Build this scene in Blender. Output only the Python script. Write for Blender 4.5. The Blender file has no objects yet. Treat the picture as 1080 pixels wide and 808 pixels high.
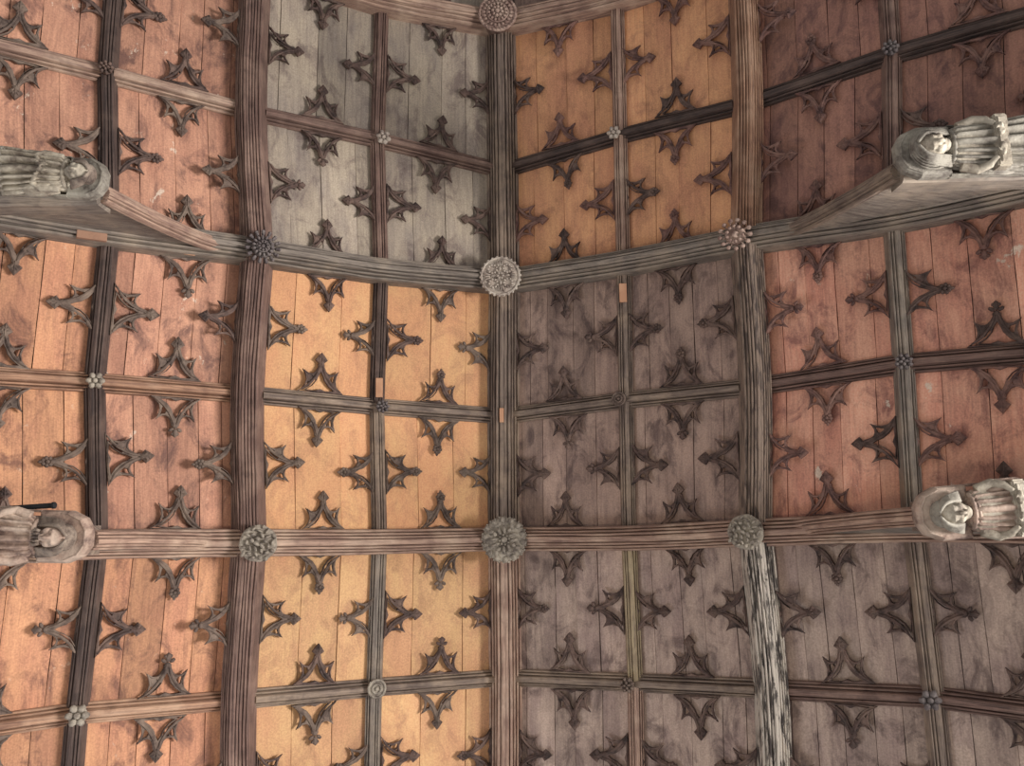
import bpy, bmesh, math, random
import numpy as np
from mathutils import Vector, Matrix, noise

scene = bpy.context.scene
COL = scene.collection
rnd = random.Random(7)
PI = math.pi

# ------------------------------------------------------------------ camera
FPX = 900.0
PITCH, ROLL, YAW, CX = 0.153722658, -0.105791262, 0.0904702083, 0.263672
CAM = Vector((CX, 0.0, 1.6))
cy_, sy_ = math.cos(YAW), math.sin(YAW)
cp_, sp_ = math.cos(PITCH), math.sin(PITCH)
cr_, sr_ = math.cos(ROLL), math.sin(ROLL)
M1 = Matrix(((cy_, -sy_, 0), (sy_, cy_, 0), (0, 0, 1)))
M2 = Matrix(((1, 0, 0), (0, cp_, sp_), (0, -sp_, cp_)))
M3 = Matrix(((cr_, -sr_, 0), (sr_, cr_, 0), (0, 0, 1)))
RC = M3 @ M2 @ M1                       # world -> (image right, image down, forward)
cam_d = bpy.data.cameras.new('camera')
cam_d.sensor_width = 36.0
cam_d.sensor_fit = 'HORIZONTAL'
cam_d.lens = FPX / 1080.0 * 36.0
cam = bpy.data.objects.new('camera', cam_d)
COL.objects.link(cam)
r0, r1, r2 = RC[0], RC[1], RC[2]
cam.matrix_world = Matrix(((r0[0], -r1[0], -r2[0], CAM.x), (r0[1], -r1[1], -r2[1], CAM.y),
                           (r0[2], -r1[2], -r2[2], CAM.z), (0, 0, 0, 1)))
scene.camera = cam

# ------------------------------------------------------------------ light
world = bpy.data.worlds.new('world')
scene.world = world
world.use_nodes = True
bg = world.node_tree.nodes['Background']
bg.inputs[0].default_value = (1.0, 0.97, 0.95, 1)
bg.inputs[1].default_value = 0.46


def area(name, loc, target, sx, sy, power, col):
    l = bpy.data.lights.new(name, 'AREA')
    l.shape = 'RECTANGLE'
    l.size, l.size_y, l.energy, l.color = sx, sy, power, col
    o = bpy.data.objects.new(name, l)
    COL.objects.link(o)
    o.location = loc
    o.rotation_euler = (Vector(target) - Vector(loc)).to_track_quat('-Z', 'Y').to_euler()
    return o


# daylight from the aisle windows on one side and the far end of the nave
area('window_light', (12.5, 0.2, 4.6), (-1.5, 0.6, 10.4), 2.4, 6.0, 3900, (1.0, 0.96, 0.91))
area('window_light', (-9.0, 7.5, 3.0), (1.5, -0.5, 10.8), 4.0, 3.0, 420, (0.90, 0.94, 1.0))
area('nave_lamp', (-0.9, 1.2, 2.6), (-1.5, 0.9, 11.0), 0.7, 0.7, 110, (1.0, 0.86, 0.68))

vs = scene.view_settings
vs.view_transform = 'Standard'
vs.look = 'None'
vs.gamma = 1.0
vs.use_curve_mapping = False
vs.exposure = 0.0


# ------------------------------------------------------------------ materials
def lin(c):
    return tuple(((v / 255.0) / 12.92 if v / 255.0 <= 0.04045 else ((v / 255.0 + 0.055) / 1.055) ** 2.4) for v in c) + (1.0,)


def scl(c, k):
    return (min(1, c[0] * k), min(1, c[1] * k), min(1, c[2] * k), 1.0)


class NT:
    def __init__(self, name):
        self.m = bpy.data.materials.new(name)
        self.m.use_nodes = True
        self.t = self.m.node_tree
        self.b = self.t.nodes['Principled BSDF']

    def n(self, kind, **kw):
        nd = self.t.nodes.new(kind)
        for k, v in kw.items():
            setattr(nd, k, v)
        return nd

    def l(self, a, b):
        self.t.links.new(a, b)

    def mapping(self, src, scale):
        mp = self.n('ShaderNodeMapping')
        mp.inputs['Scale'].default_value = scale
        self.l(src, mp.inputs['Vector'])
        return mp.outputs['Vector']

    def noise(self, vec, scale, detail=4.0, rough=0.6, dist=0.0):
        nd = self.n('ShaderNodeTexNoise')
        nd.inputs['Scale'].default_value = scale
        nd.inputs['Detail'].default_value = detail
        nd.inputs['Roughness'].default_value = rough
        nd.inputs['Distortion'].default_value = dist
        self.l(vec, nd.inputs['Vector'])
        return nd.outputs['Fac']

    def ramp(self, fac, p0, p1, c0=(0, 0, 0, 1), c1=(1, 1, 1, 1)):
        nd = self.n('ShaderNodeValToRGB')
        e = nd.color_ramp.elements
        e[0].position, e[1].position = p0, p1
        e[0].color, e[1].color = c0, c1
        self.l(fac, nd.inputs['Fac'])
        return nd.outputs['Color']

    def mix(self, fac, a, b, mode='MIX'):
        nd = self.n('ShaderNodeMix', data_type='RGBA', blend_type=mode)
        if isinstance(fac, float):
            nd.inputs[0].default_value = fac
        else:
            self.l(fac, nd.inputs[0])
        for s, v in ((6, a), (7, b)):
            if isinstance(v, tuple):
                nd.inputs[s].default_value = v
            else:
                self.l(v, nd.inputs[s])
        return nd.outputs[2]

    def math(self, op, a, b=0.5):
        nd = self.n('ShaderNodeMath', operation=op)
        for i, v in enumerate((a, b)):
            if isinstance(v, (int, float)):
                nd.inputs[i].default_value = v
            else:
                self.l(v, nd.inputs[i])
        return nd.outputs[0]

    def finish(self, color, height=None, rough=0.75, strength=0.5, dist=0.02):
        self.l(color, self.b.inputs['Base Color'])
        self.b.inputs['Roughness'].default_value = rough
        if height is not None:
            bp = self.n('ShaderNodeBump')
            bp.inputs['Strength'].default_value = strength
            bp.inputs['Distance'].default_value = dist
            self.l(height, bp.inputs['Height'])
            self.l(bp.outputs['Normal'], self.b.inputs['Normal'])
        return self.m


def timber(name, base, dark, light, across=26.0, light_amt=0.5, dark_amt=0.55, flake=None, rough=0.72, seed=0.0):
    """old oak member; UV u runs along the grain, v across, both in metres"""
    N = NT(name)
    uv = N.n('ShaderNodeTexCoord').outputs['UV']
    pos = N.n('ShaderNodeNewGeometry').outputs['Position']
    base, dark, light = lin(base), lin(dark), lin(light)
    v1 = N.mapping(uv, (1.3, across, 1))
    g = N.noise(v1, 1.6, 7, 0.7, 0.3)
    gf = N.noise(N.mapping(uv, (3.0, across * 4.5, 1)), 1.5, 4, 0.6)
    bl = N.noise(pos, 2.1 + seed, 4, 0.6)
    bl2 = N.noise(pos, 5.5 + seed, 5, 0.65)
    c = N.mix(N.ramp(g, 0.36, 0.60), scl(dark, 1.0), base)
    c = N.mix(N.math('MULTIPLY', N.ramp(bl, 0.46, 0.66), light_amt), c, light)
    c = N.mix(N.math('MULTIPLY', N.ramp(bl2, 0.52, 0.70), dark_amt), c, dark)
    c = N.mix(N.math('MULTIPLY', N.ramp(gf, 0.30, 0.46, (1, 1, 1, 1), (0, 0, 0, 1)), 0.55), c, scl(dark, 0.45))
    if flake:
        ff = N.noise(N.mapping(uv, (2.2, 9.0, 1)), 1.4, 6, 0.7, 0.4)
        c = N.mix(N.ramp(ff, 0.44, 0.52), c, lin(flake))
    h = N.math('ADD', g, N.math('MULTIPLY', gf, 0.6))
    return N.finish(c, h, rough, 0.55, 0.02)


def boards(name, base, alt, dark, stain=0.35, specks=0.0, blotch=0.5, seed=0.0, grain=0.35):
    """painted or bare ceiling boards; every board has its own small tint stored on the mesh"""
    N = NT(name)
    uv = N.n('ShaderNodeTexCoord').outputs['UV']
    pos = N.n('ShaderNodeNewGeometry').outputs['Position']
    at = N.n('ShaderNodeAttribute', attribute_name='tint').outputs['Fac']
    base, alt, dark = lin(base), lin(alt), lin(dark)
    wn = N.n('ShaderNodeTexNoise', noise_dimensions='4D')
    wn.inputs['Scale'].default_value = 2.3
    wn.inputs['Detail'].default_value = 5
    wn.inputs['Roughness'].default_value = 0.62
    N.l(N.mapping(pos, (1, 0.55, 1)), wn.inputs['Vector'])
    N.l(N.math('MULTIPLY', at, 3.0), wn.inputs['W'])
    c = N.mix(N.math('MULTIPLY', N.ramp(wn.outputs['Fac'], 0.40, 0.60), blotch + 0.35), base, alt)
    g = N.noise(N.mapping(uv, (1.1, 20.0, 1)), 1.7, 6, 0.65, 0.5)
    gfine = N.noise(N.mapping(uv, (4.0, 70.0, 1)), 1.5, 4, 0.6)
    c = N.mix(N.math('MULTIPLY', N.ramp(g, 0.34, 0.60, (1, 1, 1, 1), (0, 0, 0, 1)), grain), c, dark)
    st = N.noise(N.mapping(pos, (1.0, 0.6, 1)), 3.4 + seed, 6, 0.7, 0.8)
    c = N.mix(N.math('MULTIPLY', N.ramp(st, 0.49, 0.63), stain), c, dark)
    st2 = N.noise(N.mapping(pos, (1.6, 0.35, 1)), 2.6 + seed, 5, 0.6, 0.3)
    c = N.mix(N.math('MULTIPLY', N.ramp(st2, 0.50, 0.62), stain * 0.6), c, scl(alt, 1.12))
    if specks:
        s1 = N.noise(N.mapping(pos, (1.0, 0.7, 1)), 4.3 + seed, 6, 0.72, 0.2)
        c = N.mix(N.math('MULTIPLY', N.ramp(s1, 0.64, 0.67), specks), c, lin((214, 196, 178)))
    tt = N.n('ShaderNodeMapRange')
    tt.inputs['To Min'].default_value = 0.72
    tt.inputs['To Max'].default_value = 1.22
    N.l(at, tt.inputs['Value'])
    cc = N.n('ShaderNodeCombineColor')
    for i in range(3):
        N.l(tt.outputs[0], cc.inputs[i])
    c = N.mix(1.0, c, cc.outputs[0], 'MULTIPLY')
    spk = N.noise(pos, 60.0, 2, 0.5)
    c = N.mix(0.16, c, N.ramp(spk, 0.3, 0.7), 'OVERLAY')
    h = N.math('ADD', g, N.math('MULTIPLY', gfine, 0.5))
    return N.finish(c, h, 0.8, 0.28, 0.012)


def carved(name, base, dark, light, sc=11.0, amt=0.5, bump=0.5):
    N = NT(name)
    pos = N.n('ShaderNodeNewGeometry').outputs['Position']
    base, dark, light = lin(base), lin(dark), lin(light)
    a = N.noise(pos, sc, 6, 0.7)
    b = N.noise(pos, sc * 0.45, 4, 0.6)
    f = N.noise(pos, sc * 5, 4, 0.6)
    c = N.mix(N.ramp(a, 0.36, 0.6), dark, base)
    c = N.mix(N.math('MULTIPLY', N.ramp(b, 0.45, 0.64), amt), c, light)
    return N.finish(c, N.math('ADD', f, a), 0.8, bump, 0.012)


MAT = {
    'oak_grey': timber('grey_oak', (138, 121, 109), (76, 62, 57), (180, 158, 136)),
    'oak_slate': timber('slate_grey_oak', (138, 127, 117), (84, 74, 69), (178, 160, 140), across=20, light_amt=0.45),
    'oak_red': timber('red_brown_oak', (132, 104, 94), (66, 48, 44), (178, 150, 134), across=40, light_amt=0.35),
    'oak_tan': timber('tan_oak', (176, 136, 110), (104, 74, 62), (204, 172, 146), across=34),
    'oak_pink': timber('pinkish_oak', (176, 146, 128), (112, 86, 78), (210, 186, 164), across=24),
    'oak_white': timber('white_flaking_oak', (78, 70, 66), (38, 32, 32), (100, 92, 86), across=30, flake=(192, 182, 170)),
    'oak_worn': timber('worn_grey_oak', (98, 84, 77), (58, 48, 45), (120, 104, 94), across=30, flake=(138, 120, 107)),
    'oak_black': timber('black_brown_oak', (88, 70, 64), (40, 30, 29), (130, 108, 96), across=34, light_amt=0.35),
    'oak_straw': timber('straw_oak', (170, 152, 122), (104, 86, 76), (196, 180, 146), across=30),
    'patch': timber('fresh_oak_repair', (206, 158, 124), (150, 104, 80), (222, 182, 150), across=30, dark_amt=0.2),
    'trac_grey': carved('grey_tracery_wood', (104, 87, 78), (58, 46, 42), (144, 126, 112)),
    'trac_dark': carved('dark_tracery_wood', (92, 72, 66), (48, 37, 35), (138, 114, 102)),
    'trac_red': carved('red_brown_tracery_wood', (118, 86, 78), (66, 46, 46), (152, 118, 104)),
    'boss_grey': carved('grey_boss_wood', (150, 140, 128), (84, 74, 68), (186, 176, 160), 16, 0.5, 0.6),
    'boss_dark': carved('dark_boss_wood', (106, 96, 96), (58, 50, 52), (138, 130, 126), 16, 0.4, 0.5),
    'boss_pink': carved('pinkish_boss_wood', (166, 140, 128), (104, 78, 72), (200, 178, 162), 16, 0.5, 0.5),
    'boss_pale': carved('pale_boss_wood', (184, 170, 158), (106, 92, 86), (216, 206, 192), 16, 0.5, 0.5),
    'fig_pale': carved('pale_figure_wood', (166, 156, 140), (100, 88, 78), (196, 188, 172), 9, 0.5, 0.5),
    'fig_grey': carved('grey_green_figure_wood', (140, 134, 124), (84, 76, 70), (172, 166, 152), 9, 0.5, 0.5),
    'fig_brown': carved('brown_figure_wood', (160, 136, 122), (90, 70, 64), (196, 178, 162), 9, 0.55, 0.5),
    'fig_hair': carved('dark_hair_wood', (130, 114, 102), (66, 54, 50), (176, 162, 148), 14, 0.5, 0.5),
    'metal': carved('black_metal', (18, 20, 26), (10, 11, 14), (26, 28, 34), 20, 0.3, 0.05),
    'deck': carved('dark_roof_deck', (60, 48, 44), (36, 28, 26), (76, 62, 56), 3, 0.3, 0.2),
}
BRD = {
    'pink': boards('pink_brown_boards', (176, 126, 104), (196, 146, 120), (108, 76, 68), 0.9, 0.75, 0.5),
    'orange': boards('orange_brown_boards', (184, 130, 102), (198, 146, 110), (112, 76, 64), 0.85, 0.3, 0.5, 0.4),
    'grey': boards('grey_boards', (146, 134, 124), (172, 158, 140), (98, 82, 80), 0.7, 0.0, 0.6, 0.2),
    'gold': boards('golden_boards', (210, 164, 118), (208, 152, 112), (158, 110, 86), 0.45, 0.0, 0.5, 0.1, 0.14),
    'goldpale': boards('pale_golden_boards', (208, 166, 120), (196, 146, 110), (154, 110, 86), 0.5, 0.0, 0.55, 0.3, 0.16),
    'rust': boards('rust_orange_boards', (202, 144, 110), (220, 164, 120), (134, 90, 74), 0.5, 0.0, 0.6, 0.1, 0.25),
    'dark': boards('dark_brown_boards', (142, 118, 108), (168, 142, 128), (82, 64, 62), 0.8, 0.08, 0.5, 0.3),
    'red': boards('dark_red_boards', (146, 104, 92), (164, 120, 102), (92, 64, 62), 0.8, 0.0, 0.55, 0.6),
    'salmon': boards('salmon_red_boards', (210, 146, 124), (222, 168, 142), (128, 84, 78), 0.8, 0.8, 0.5, 0.5),
    'purple': boards('grey_purple_boards', (154, 132, 124), (180, 158, 144), (96, 78, 74), 0.8, 0.1, 0.6, 0.7),
}


# ------------------------------------------------------------------ helpers
def tag(o, label, cat, group=None, kind=None):
    o['label'] = label
    o['category'] = cat
    if group:
        o['group'] = group
    if kind:
        o['kind'] = kind
    return o


def empty(name, loc):
    o = bpy.data.objects.new(name, None)
    o.empty_display_size = 0.1
    COL.objects.link(o)
    o.location = loc
    return o


def link_mesh(name, me, mat, parent=None, matrix=None):
    if mat is not None and len(me.materials) == 0:
        me.materials.append(mat)
    o = bpy.data.objects.new(name, me)
    COL.objects.link(o)
    if parent is not None:
        o.parent = parent
    if matrix is not None:
        o.matrix_local = matrix
    return o


def mesh_from(verts, faces, uvs=None, smooth=False, tint=None):
    me = bpy.data.meshes.new('mesh')
    me.from_pydata([tuple(v) for v in verts], [], faces)
    if uvs is not None:
        ul = me.uv_layers.new(name='UVMap')
        for lp in me.loops:
            ul.data[lp.index].uv = uvs[lp.vertex_index]
    if tint is not None:
        a = me.attributes.new('tint', 'FLOAT', 'POINT')
        for i, v in enumerate(tint):
            a.data[i].value = v
    if smooth:
        for p in me.polygons:
            p.use_smooth = True
    me.update()
    return me


def bm_mesh(bm, smooth=False):
    me = bpy.data.meshes.new('mesh')
    bmesh.ops.recalc_face_normals(bm, faces=bm.faces)
    bm.to_mesh(me)
    bm.free()
    if smooth:
        for p in me.polygons:
            p.use_smooth = True
    return me


def baked(me, mods):
    """apply modifiers to a mesh and return the result"""
    o = bpy.data.objects.new('tmp', me)
    COL.objects.link(o)
    for kind, kw in mods:
        m = o.modifiers.new(kind, kind)
        for k, v in kw.items():
            setattr(m, k, v)
    dg = bpy.context.evaluated_depsgraph_get()
    dg.update()
    r = bpy.data.meshes.new_from_object(o.evaluated_get(dg))
    bpy.data.objects.remove(o)
    return r


def catmull(pts, sub):
    out = []
    n = len(pts)
    for i in range(n - 1):
        p0 = pts[i - 1] if i > 0 else pts[i] * 2 - pts[i + 1]
        p1, p2 = pts[i], pts[i + 1]
        p3 = pts[i + 2] if i + 2 < n else pts[i + 1] * 2 - pts[i]
        for k in range(sub):
            t = k / sub
            out.append(0.5 * ((2 * p1) + (p2 - p0) * t + (2 * p0 - 5 * p1 + 4 * p2 - p3) * t * t + (3 * p1 - p0 - 3 * p2 + p3) * t ** 3))
    out.append(pts[-1].copy())
    return out


def frames(path, down):
    fr = []
    for i, p in enumerate(path):
        t = (path[min(i + 1, len(path) - 1)] - path[max(i - 1, 0)]).normalized()
        d = down(p) if callable(down) else down
        d = (d - t * d.dot(t)).normalized()
        s = t.cross(d).normalized()
        fr.append((p, t, s, d))
    return fr


def sweep(path, profile, down, wear=0.004, seed=0, end_cut=0.0):
    """moulded member: profile is [(sideways, depth)], side to side across the underside"""
    fr = frames(path, down)
    V, U, F = [], [], []
    arc = [0.0]
    for a, b in zip(profile, profile[1:]):
        arc.append(arc[-1] + math.hypot(b[0] - a[0], b[1] - a[1]))
    L = 0.0
    n = len(profile)
    dmax = max(q[1] for q in profile)
    for i, (p, t, s, d) in enumerate(fr):
        if i:
            L += (p - fr[i - 1][0]).length
        for j, (a, b) in enumerate(profile):
            cut = 0.0
            if end_cut:
                if i == 0:
                    cut = end_cut * (b / dmax)
                elif i == len(fr) - 1:
                    cut = -end_cut * (b / dmax)
            w = noise.noise(Vector((L * 2.2 + seed * 7.3, arc[j] * 9.0, seed * 3.1))) * wear * 2
            k = 1.0 if b > 0.01 else 0.0
            v = p + s * (a + w * 0.5 * k) + d * (b + w * k) + t * cut
            V.append(v)
            U.append((L + seed * 3.7, arc[j] + seed * 0.37))
    for i in range(len(fr) - 1):
        for j in range(n - 1):
            a = i * n + j
            F.append((a, a + 1, a + n + 1, a + n))
        F.append((i * n + n - 1, i * n, (i + 1) * n, (i + 1) * n + n - 1))
    F.append(tuple(range(n - 1, -1, -1)))
    F.append(tuple(range((len(fr) - 1) * n, len(fr) * n)))
    return V, F, U


def member(name, path, profile, down, mat, wear=0.004, end_cut=0.0, parent=None):
    o0 = path[len(path) // 2].copy() if parent is None else Vector((0, 0, 0))
    V, F, U = sweep(path, profile, down, wear, rnd.randint(0, 60), end_cut)
    me = mesh_from([v - o0 for v in V], F, U)
    o = link_mesh(name, me, MAT[mat] if isinstance(mat, str) else mat, parent)
    if parent is None:
        o.location = o0
    return o


def sym(half):
    """mirror a half profile [(x, depth)] from the outside to the middle"""
    return [(-x, d) for x, d in half] + [(x, d) for x, d in reversed(half) if x > 1e-6]


def arcpts(cx, cy, r, a0, a1, n):
    return [(cx + r * math.cos(math.radians(a0 + (a1 - a0) * i / n)), cy + r * math.sin(math.radians(a0 + (a1 - a0) * i / n))) for i in range(n + 1)]


# half profiles, from the boards at the outside down to the soffit in the middle: rolls parted by narrow deep quirks
def rolls(side, lst, quirk=0.03):
    """side: outer straight points; lst: (x, depth of the roll's crown, radius) from outside to the middle"""
    out = list(side)
    for i, (x, d, r) in enumerate(lst):
        for k in range(6):
            a = PI * (k / 5.0)
            px = x + r * math.cos(a)
            if px > 0.001:
                out.append((px, d - r + r * math.sin(a)))
        if i + 1 < len(lst):
            nx, nd, nr = lst[i + 1]
            gx = ((x - r) + (nx + nr)) / 2
            out.append((gx, min(d - r, nd - nr) - quirk))
    return sym(out)


PURLIN = rolls([(0.140, -0.05), (0.140, 0.215)], [(0.126, 0.234, 0.011), (0.099, 0.262, 0.010), (0.072, 0.284, 0.010), (0.045, 0.302, 0.010), (0.014, 0.314, 0.016)], 0.030)
RIDGE = rolls([(0.200, -0.05), (0.200, 0.085), (0.190, 0.088)], [(0.172, 0.118, 0.014), (0.138, 0.175, 0.013), (0.104, 0.235, 0.013), (0.070, 0.298, 0.016), (0.022, 0.308, 0.022)], 0.036)
RAFTER = rolls([(0.135, -0.05), (0.135, 0.195)], [(0.118, 0.222, 0.013), (0.084, 0.262, 0.012), (0.052, 0.300, 0.012), (0.013, 0.314, 0.018)], 0.028)
RIB = rolls([(0.096, -0.03), (0.096, 0.026)], [(0.082, 0.048, 0.010), (0.056, 0.080, 0.009), (0.014, 0.116, 0.020)], 0.022)
LRIB = rolls([(0.080, -0.03), (0.080, 0.080)], [(0.068, 0.096, 0.009), (0.045, 0.110, 0.008), (0.012, 0.122, 0.017)], 0.024)
DM, DN = 0.31, 0.118

# ------------------------------------------------------------------ the grid of the roof
COLS = ['L3', 'L2', 'L1', 'Lm', 'C', 'Rm', 'R1', 'R2', 'R3']
ZS = {'C': 10.0, 'm': 9.35, '1': 8.58, '2': 7.70, '3': 6.78}       # heights over the camera of the main soffit line
XS = {'C': 0.0, 'm': 1.367, '1': 2.53, '2': 3.81, '3': 5.12}
ROWS = ['Tm', 'T0', 'm01', 'T1', 'm12', 'T2', 'm23', 'T3']
YS = {'Tm': -8.1, 'T0': -6.213, 'm01': -4.442, 'T1': -2.818, 'm12': -1.282, 'T2': 0.234, 'm23': 1.756, 'T3': 3.35}
# where the photograph shows the crossings (pixels of the 1080 x 808 frame)
SEEN = {('T0', 'L1'): (264, -50),
        ('T0', 'R1'): (787, -58),
        ('T0', 'L2'): (112, -92),
        ('T0', 'Lm'): (399, -8),
        ('T0', 'Rm'): (653, -12),
        ('m01', 'L2'): (109, 74),
        ('m01', 'L1'): (264, 115),
        ('m01', 'Lm'): (397, 144),
        ('m01', 'Rm'): (655, 140),
        ('m01', 'R1'): (789, 106),
        ('m01', 'R2'): (944, 53),
        ('T1', 'L2'): (101, 238),
        ('T1', 'L1'): (265, 261),
        ('T1', 'Lm'): (398, 281),
        ('T1', 'Rm'): (660, 273),
        ('T1', 'R1'): (792, 248),
        ('T1', 'R2'): (954, 222),
        ('m12', 'L2'): (95, 402),
        ('m12', 'L1'): (260, 415),
        ('m12', 'Lm'): (396, 428),
        ('m12', 'C'): (531, 438),
        ('m12', 'Rm'): (661, 421),
        ('m12', 'R1'): (797, 407),
        ('m12', 'R2'): (957, 382),
        ('T2', 'L2'): (87, 575),
        ('T2', 'L1'): (256, 573),
        ('T2', 'Lm'): (396, 572),
        ('T2', 'C'): (531, 569),
        ('T2', 'Rm'): (666, 568),
        ('T2', 'R1'): (802, 562),
        ('T2', 'R2'): (977, 556),
        ('m23', 'L2'): (76, 755),
        ('m23', 'L1'): (251, 740),
        ('m23', 'Lm'): (393, 727),
        ('m23', 'C'): (533, 716),
        ('m23', 'Rm'): (671, 722),
        ('m23', 'R1'): (814, 729),
        ('m23', 'R2'): (989, 738),
        ('T0', 'C'): (527, 17),
        ('m01', 'C'): (530, 177),
        ('T1', 'C'): (531, 293)}
TILT = {'C': 0.0, 'm': 0.02, '1': 0.03, '2': 0.04, '3': 0.05}


def ck(c):
    return 'C' if c == 'C' else c[1]


def sgn(c):
    return 0 if c == 'C' else (-1 if c[0] == 'L' else 1)


def down_of(c):
    t = TILT[ck(c)]
    return Vector((-sgn(c) * math.sin(t), 0, -math.cos(t)))


def is_main(r, c):
    return r[0] == 'T' and r != 'Tm' or ck(c) in ('C', '1', '3')


def unproject(px, py, z):
    d = RC.transposed() @ Vector(((px - 540) / FPX, (py - 404) / FPX, 1.0))
    return CAM + d * (z / d.z)


NODE = {}
off = {}
for r in ROWS:
    for c in COLS:
        z = ZS[ck(c)]
        main = is_main(r, c) and not (r in ('m01', 'm12', 'm23', 'Tm') and ck(c) in ('C', '1', '3'))
        dd = down_of(c)
        if main:
            depth, zz = DM, z
        else:
            depth, zz = DN, z + DM - DN
        if (r, c) in SEEN:
            p = unproject(*SEEN[(r, c)], zz)
            off[(r, c)] = (p.x - sgn(c) * XS[ck(c)], p.y - YS[r])
            NODE[(r, c)] = p - dd * depth
for r in ROWS:                               # crossings outside the frame follow their neighbours
    for c in COLS:
        if (r, c) in NODE:
            continue
        near = sorted(off, key=lambda k: abs(ROWS.index(k[0]) - ROWS.index(r)) * 1.0 + abs(COLS.index(k[1]) - COLS.index(c)) * 0.8)[:2]
        ox = sum(off[k][0] for k in near) / 2
        oy = sum(off[k][1] for k in near) / 2
        NODE[(r, c)] = Vector((sgn(c) * XS[ck(c)] + ox, YS[r] + oy, CAM.z + ZS[ck(c)] + DM))


def rafter_path(r, cols):
    return catmull([NODE[(r, c)] for c in cols], 10)


# ------------------------------------------------------------------ wording
BAY = {0: 'top bay', 1: 'middle bay', 2: 'bottom bay'}
ROWNAME = {'T0': 'top cross beam', 'T1': 'middle cross beam', 'T2': 'bottom cross beam', 'm01': 'top bay', 'm12': 'middle bay', 'm23': 'bottom bay'}
SIDE = {'L': 'golden slope', 'R': 'dark slope', 'C': 'ridge'}

# ------------------------------------------------------------------ structure: the roof deck over the boards
for side, cs in (('L', ['C', 'Lm', 'L1', 'L2', 'L3']), ('R', ['C', 'Rm', 'R1', 'R2', 'R3'])):
    V, F = [], []
    for k, c in enumerate(cs):
        for y in (-16.0, 12.0):
            V.append(Vector((sgn(c) * XS[ck(c)] * (1.35 if ck(c) == '3' else 1), y, CAM.z + ZS[ck(c)] + DM + 0.22 - (0.9 if ck(c) == '3' else 0))))
    n = len(V)
    V += [v + Vector((0, 0, 0.06)) for v in V]
    for k in range(len(cs) - 1):
        a = 2 * k
        F.append((a, a + 1, a + 3, a + 2))
        F.append((a + n, a + 2 + n, a + 3 + n, a + 1 + n))
    F += [(0, n, n + 1, 1), (n - 2, n - 1, 2 * n - 1, 2 * n - 2)]
    F += [(2 * k, 2 * k + 2, 2 * k + 2 + n, 2 * k + n) for k in range(len(cs) - 1)]
    F += [(2 * k + 1, 2 * k + 1 + n, 2 * k + 3 + n, 2 * k + 3) for k in range(len(cs) - 1)]
    o = link_mesh('ceiling', mesh_from(V, F), MAT['deck'])
    o['kind'] = 'structure'


# ------------------------------------------------------------------ tracery brackets (shared meshes)
def tracery_mesh(variant):
    rr = random.Random(variant * 13 + 1)

    def j(p, a=0.006):
        return (p[0] + rr.uniform(-a, a), p[1] + rr.uniform(-a, a))
    sx = 1.0
    half = [(0.262, -0.01), (0.208, 0.030), (0.168, 0.080), (0.158, 0.130), (0.172, 0.18), (0.198, 0.228),     # leg, out to the cusp
            (0.150, 0.192), (0.115, 0.182), (0.080, 0.194), (0.054, 0.224), (0.040, 0.262)]                    # back in to the stem
    half = [j(p, 0.004) for p in half]
    R = half + [(0.036, 0.29)]
    Lh = [(-x, y) for x, y in reversed(half)]
    Lh = [j(p, 0.004) for p in Lh]
    outer = [(0.0, -0.01)] + R + [(-0.036, 0.29)] + Lh
    holes = [[(0.0, 0.215), (0.026, 0.170), (0.044, 0.120), (0.090, 0.062), (0.160, 0.016), (0.06, 0.008), (0.0, 0.030),
              (-0.06, 0.008), (-0.160, 0.016), (-0.090, 0.062), (-0.044, 0.120), (-0.026, 0.170)],
             [(0.112, 0.088), (0.140, 0.105), (0.156, 0.180), (0.110, 0.166), (0.090, 0.128)],
             [(-0.112, 0.088), (-0.090, 0.128), (-0.110, 0.166), (-0.156, 0.180), (-0.140, 0.105)]]
    cu = bpy.data.curves.new('c', 'CURVE')
    cu.dimensions = '2D'
    cu.fill_mode = 'BOTH'
    for poly in [outer] + holes:
        sp = cu.splines.new('POLY')
        sp.points.add(len(poly) - 1)
        for i, p in enumerate(poly):
            sp.points[i].co = (p[0] * sx, p[1], 0, 1)
        sp.use_cyclic_u = True
    cu.extrude = 0.012
    cu.bevel_depth = 0.008
    cu.bevel_resolution = 1
    cu.offset = -0.007
    o = bpy.data.objects.new('tmp', cu)
    COL.objects.link(o)
    dg = bpy.context.evaluated_depsgraph_get()
    dg.update()
    me = bpy.data.meshes.new_from_object(o.evaluated_get(dg))
    bpy.data.objects.remove(o)
    # raised arrises along the two arched legs and the stem
    bm = bmesh.new()
    bm.from_mesh(me)
    for s in (-1, 1):
        tube(bm, [Vector((s * x, y, 0.024)) for x, y in ((0.225, 0.010), (0.158, 0.050), (0.106, 0.100), (0.062, 0.160), (0.032, 0.222), (0.010, 0.290))], 0.015, 6)
        tube(bm, [Vector((s * x, y, 0.020)) for x, y in ((0.175, 0.060), (0.158, 0.12), (0.168, 0.17), (0.190, 0.220))], 0.010, 5)
        tube(bm, [Vector((s * x, y, 0.020)) for x, y in ((0.185, 0.212), (0.140, 0.182), (0.100, 0.178), (0.060, 0.200))], 0.010, 5)
    for v in bm.verts:
        v.co.z += noise.noise(Vector((v.co.x * 30 + variant * 5, v.co.y * 30, 0))) * 0.005
    return bm_mesh(bm)


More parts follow.
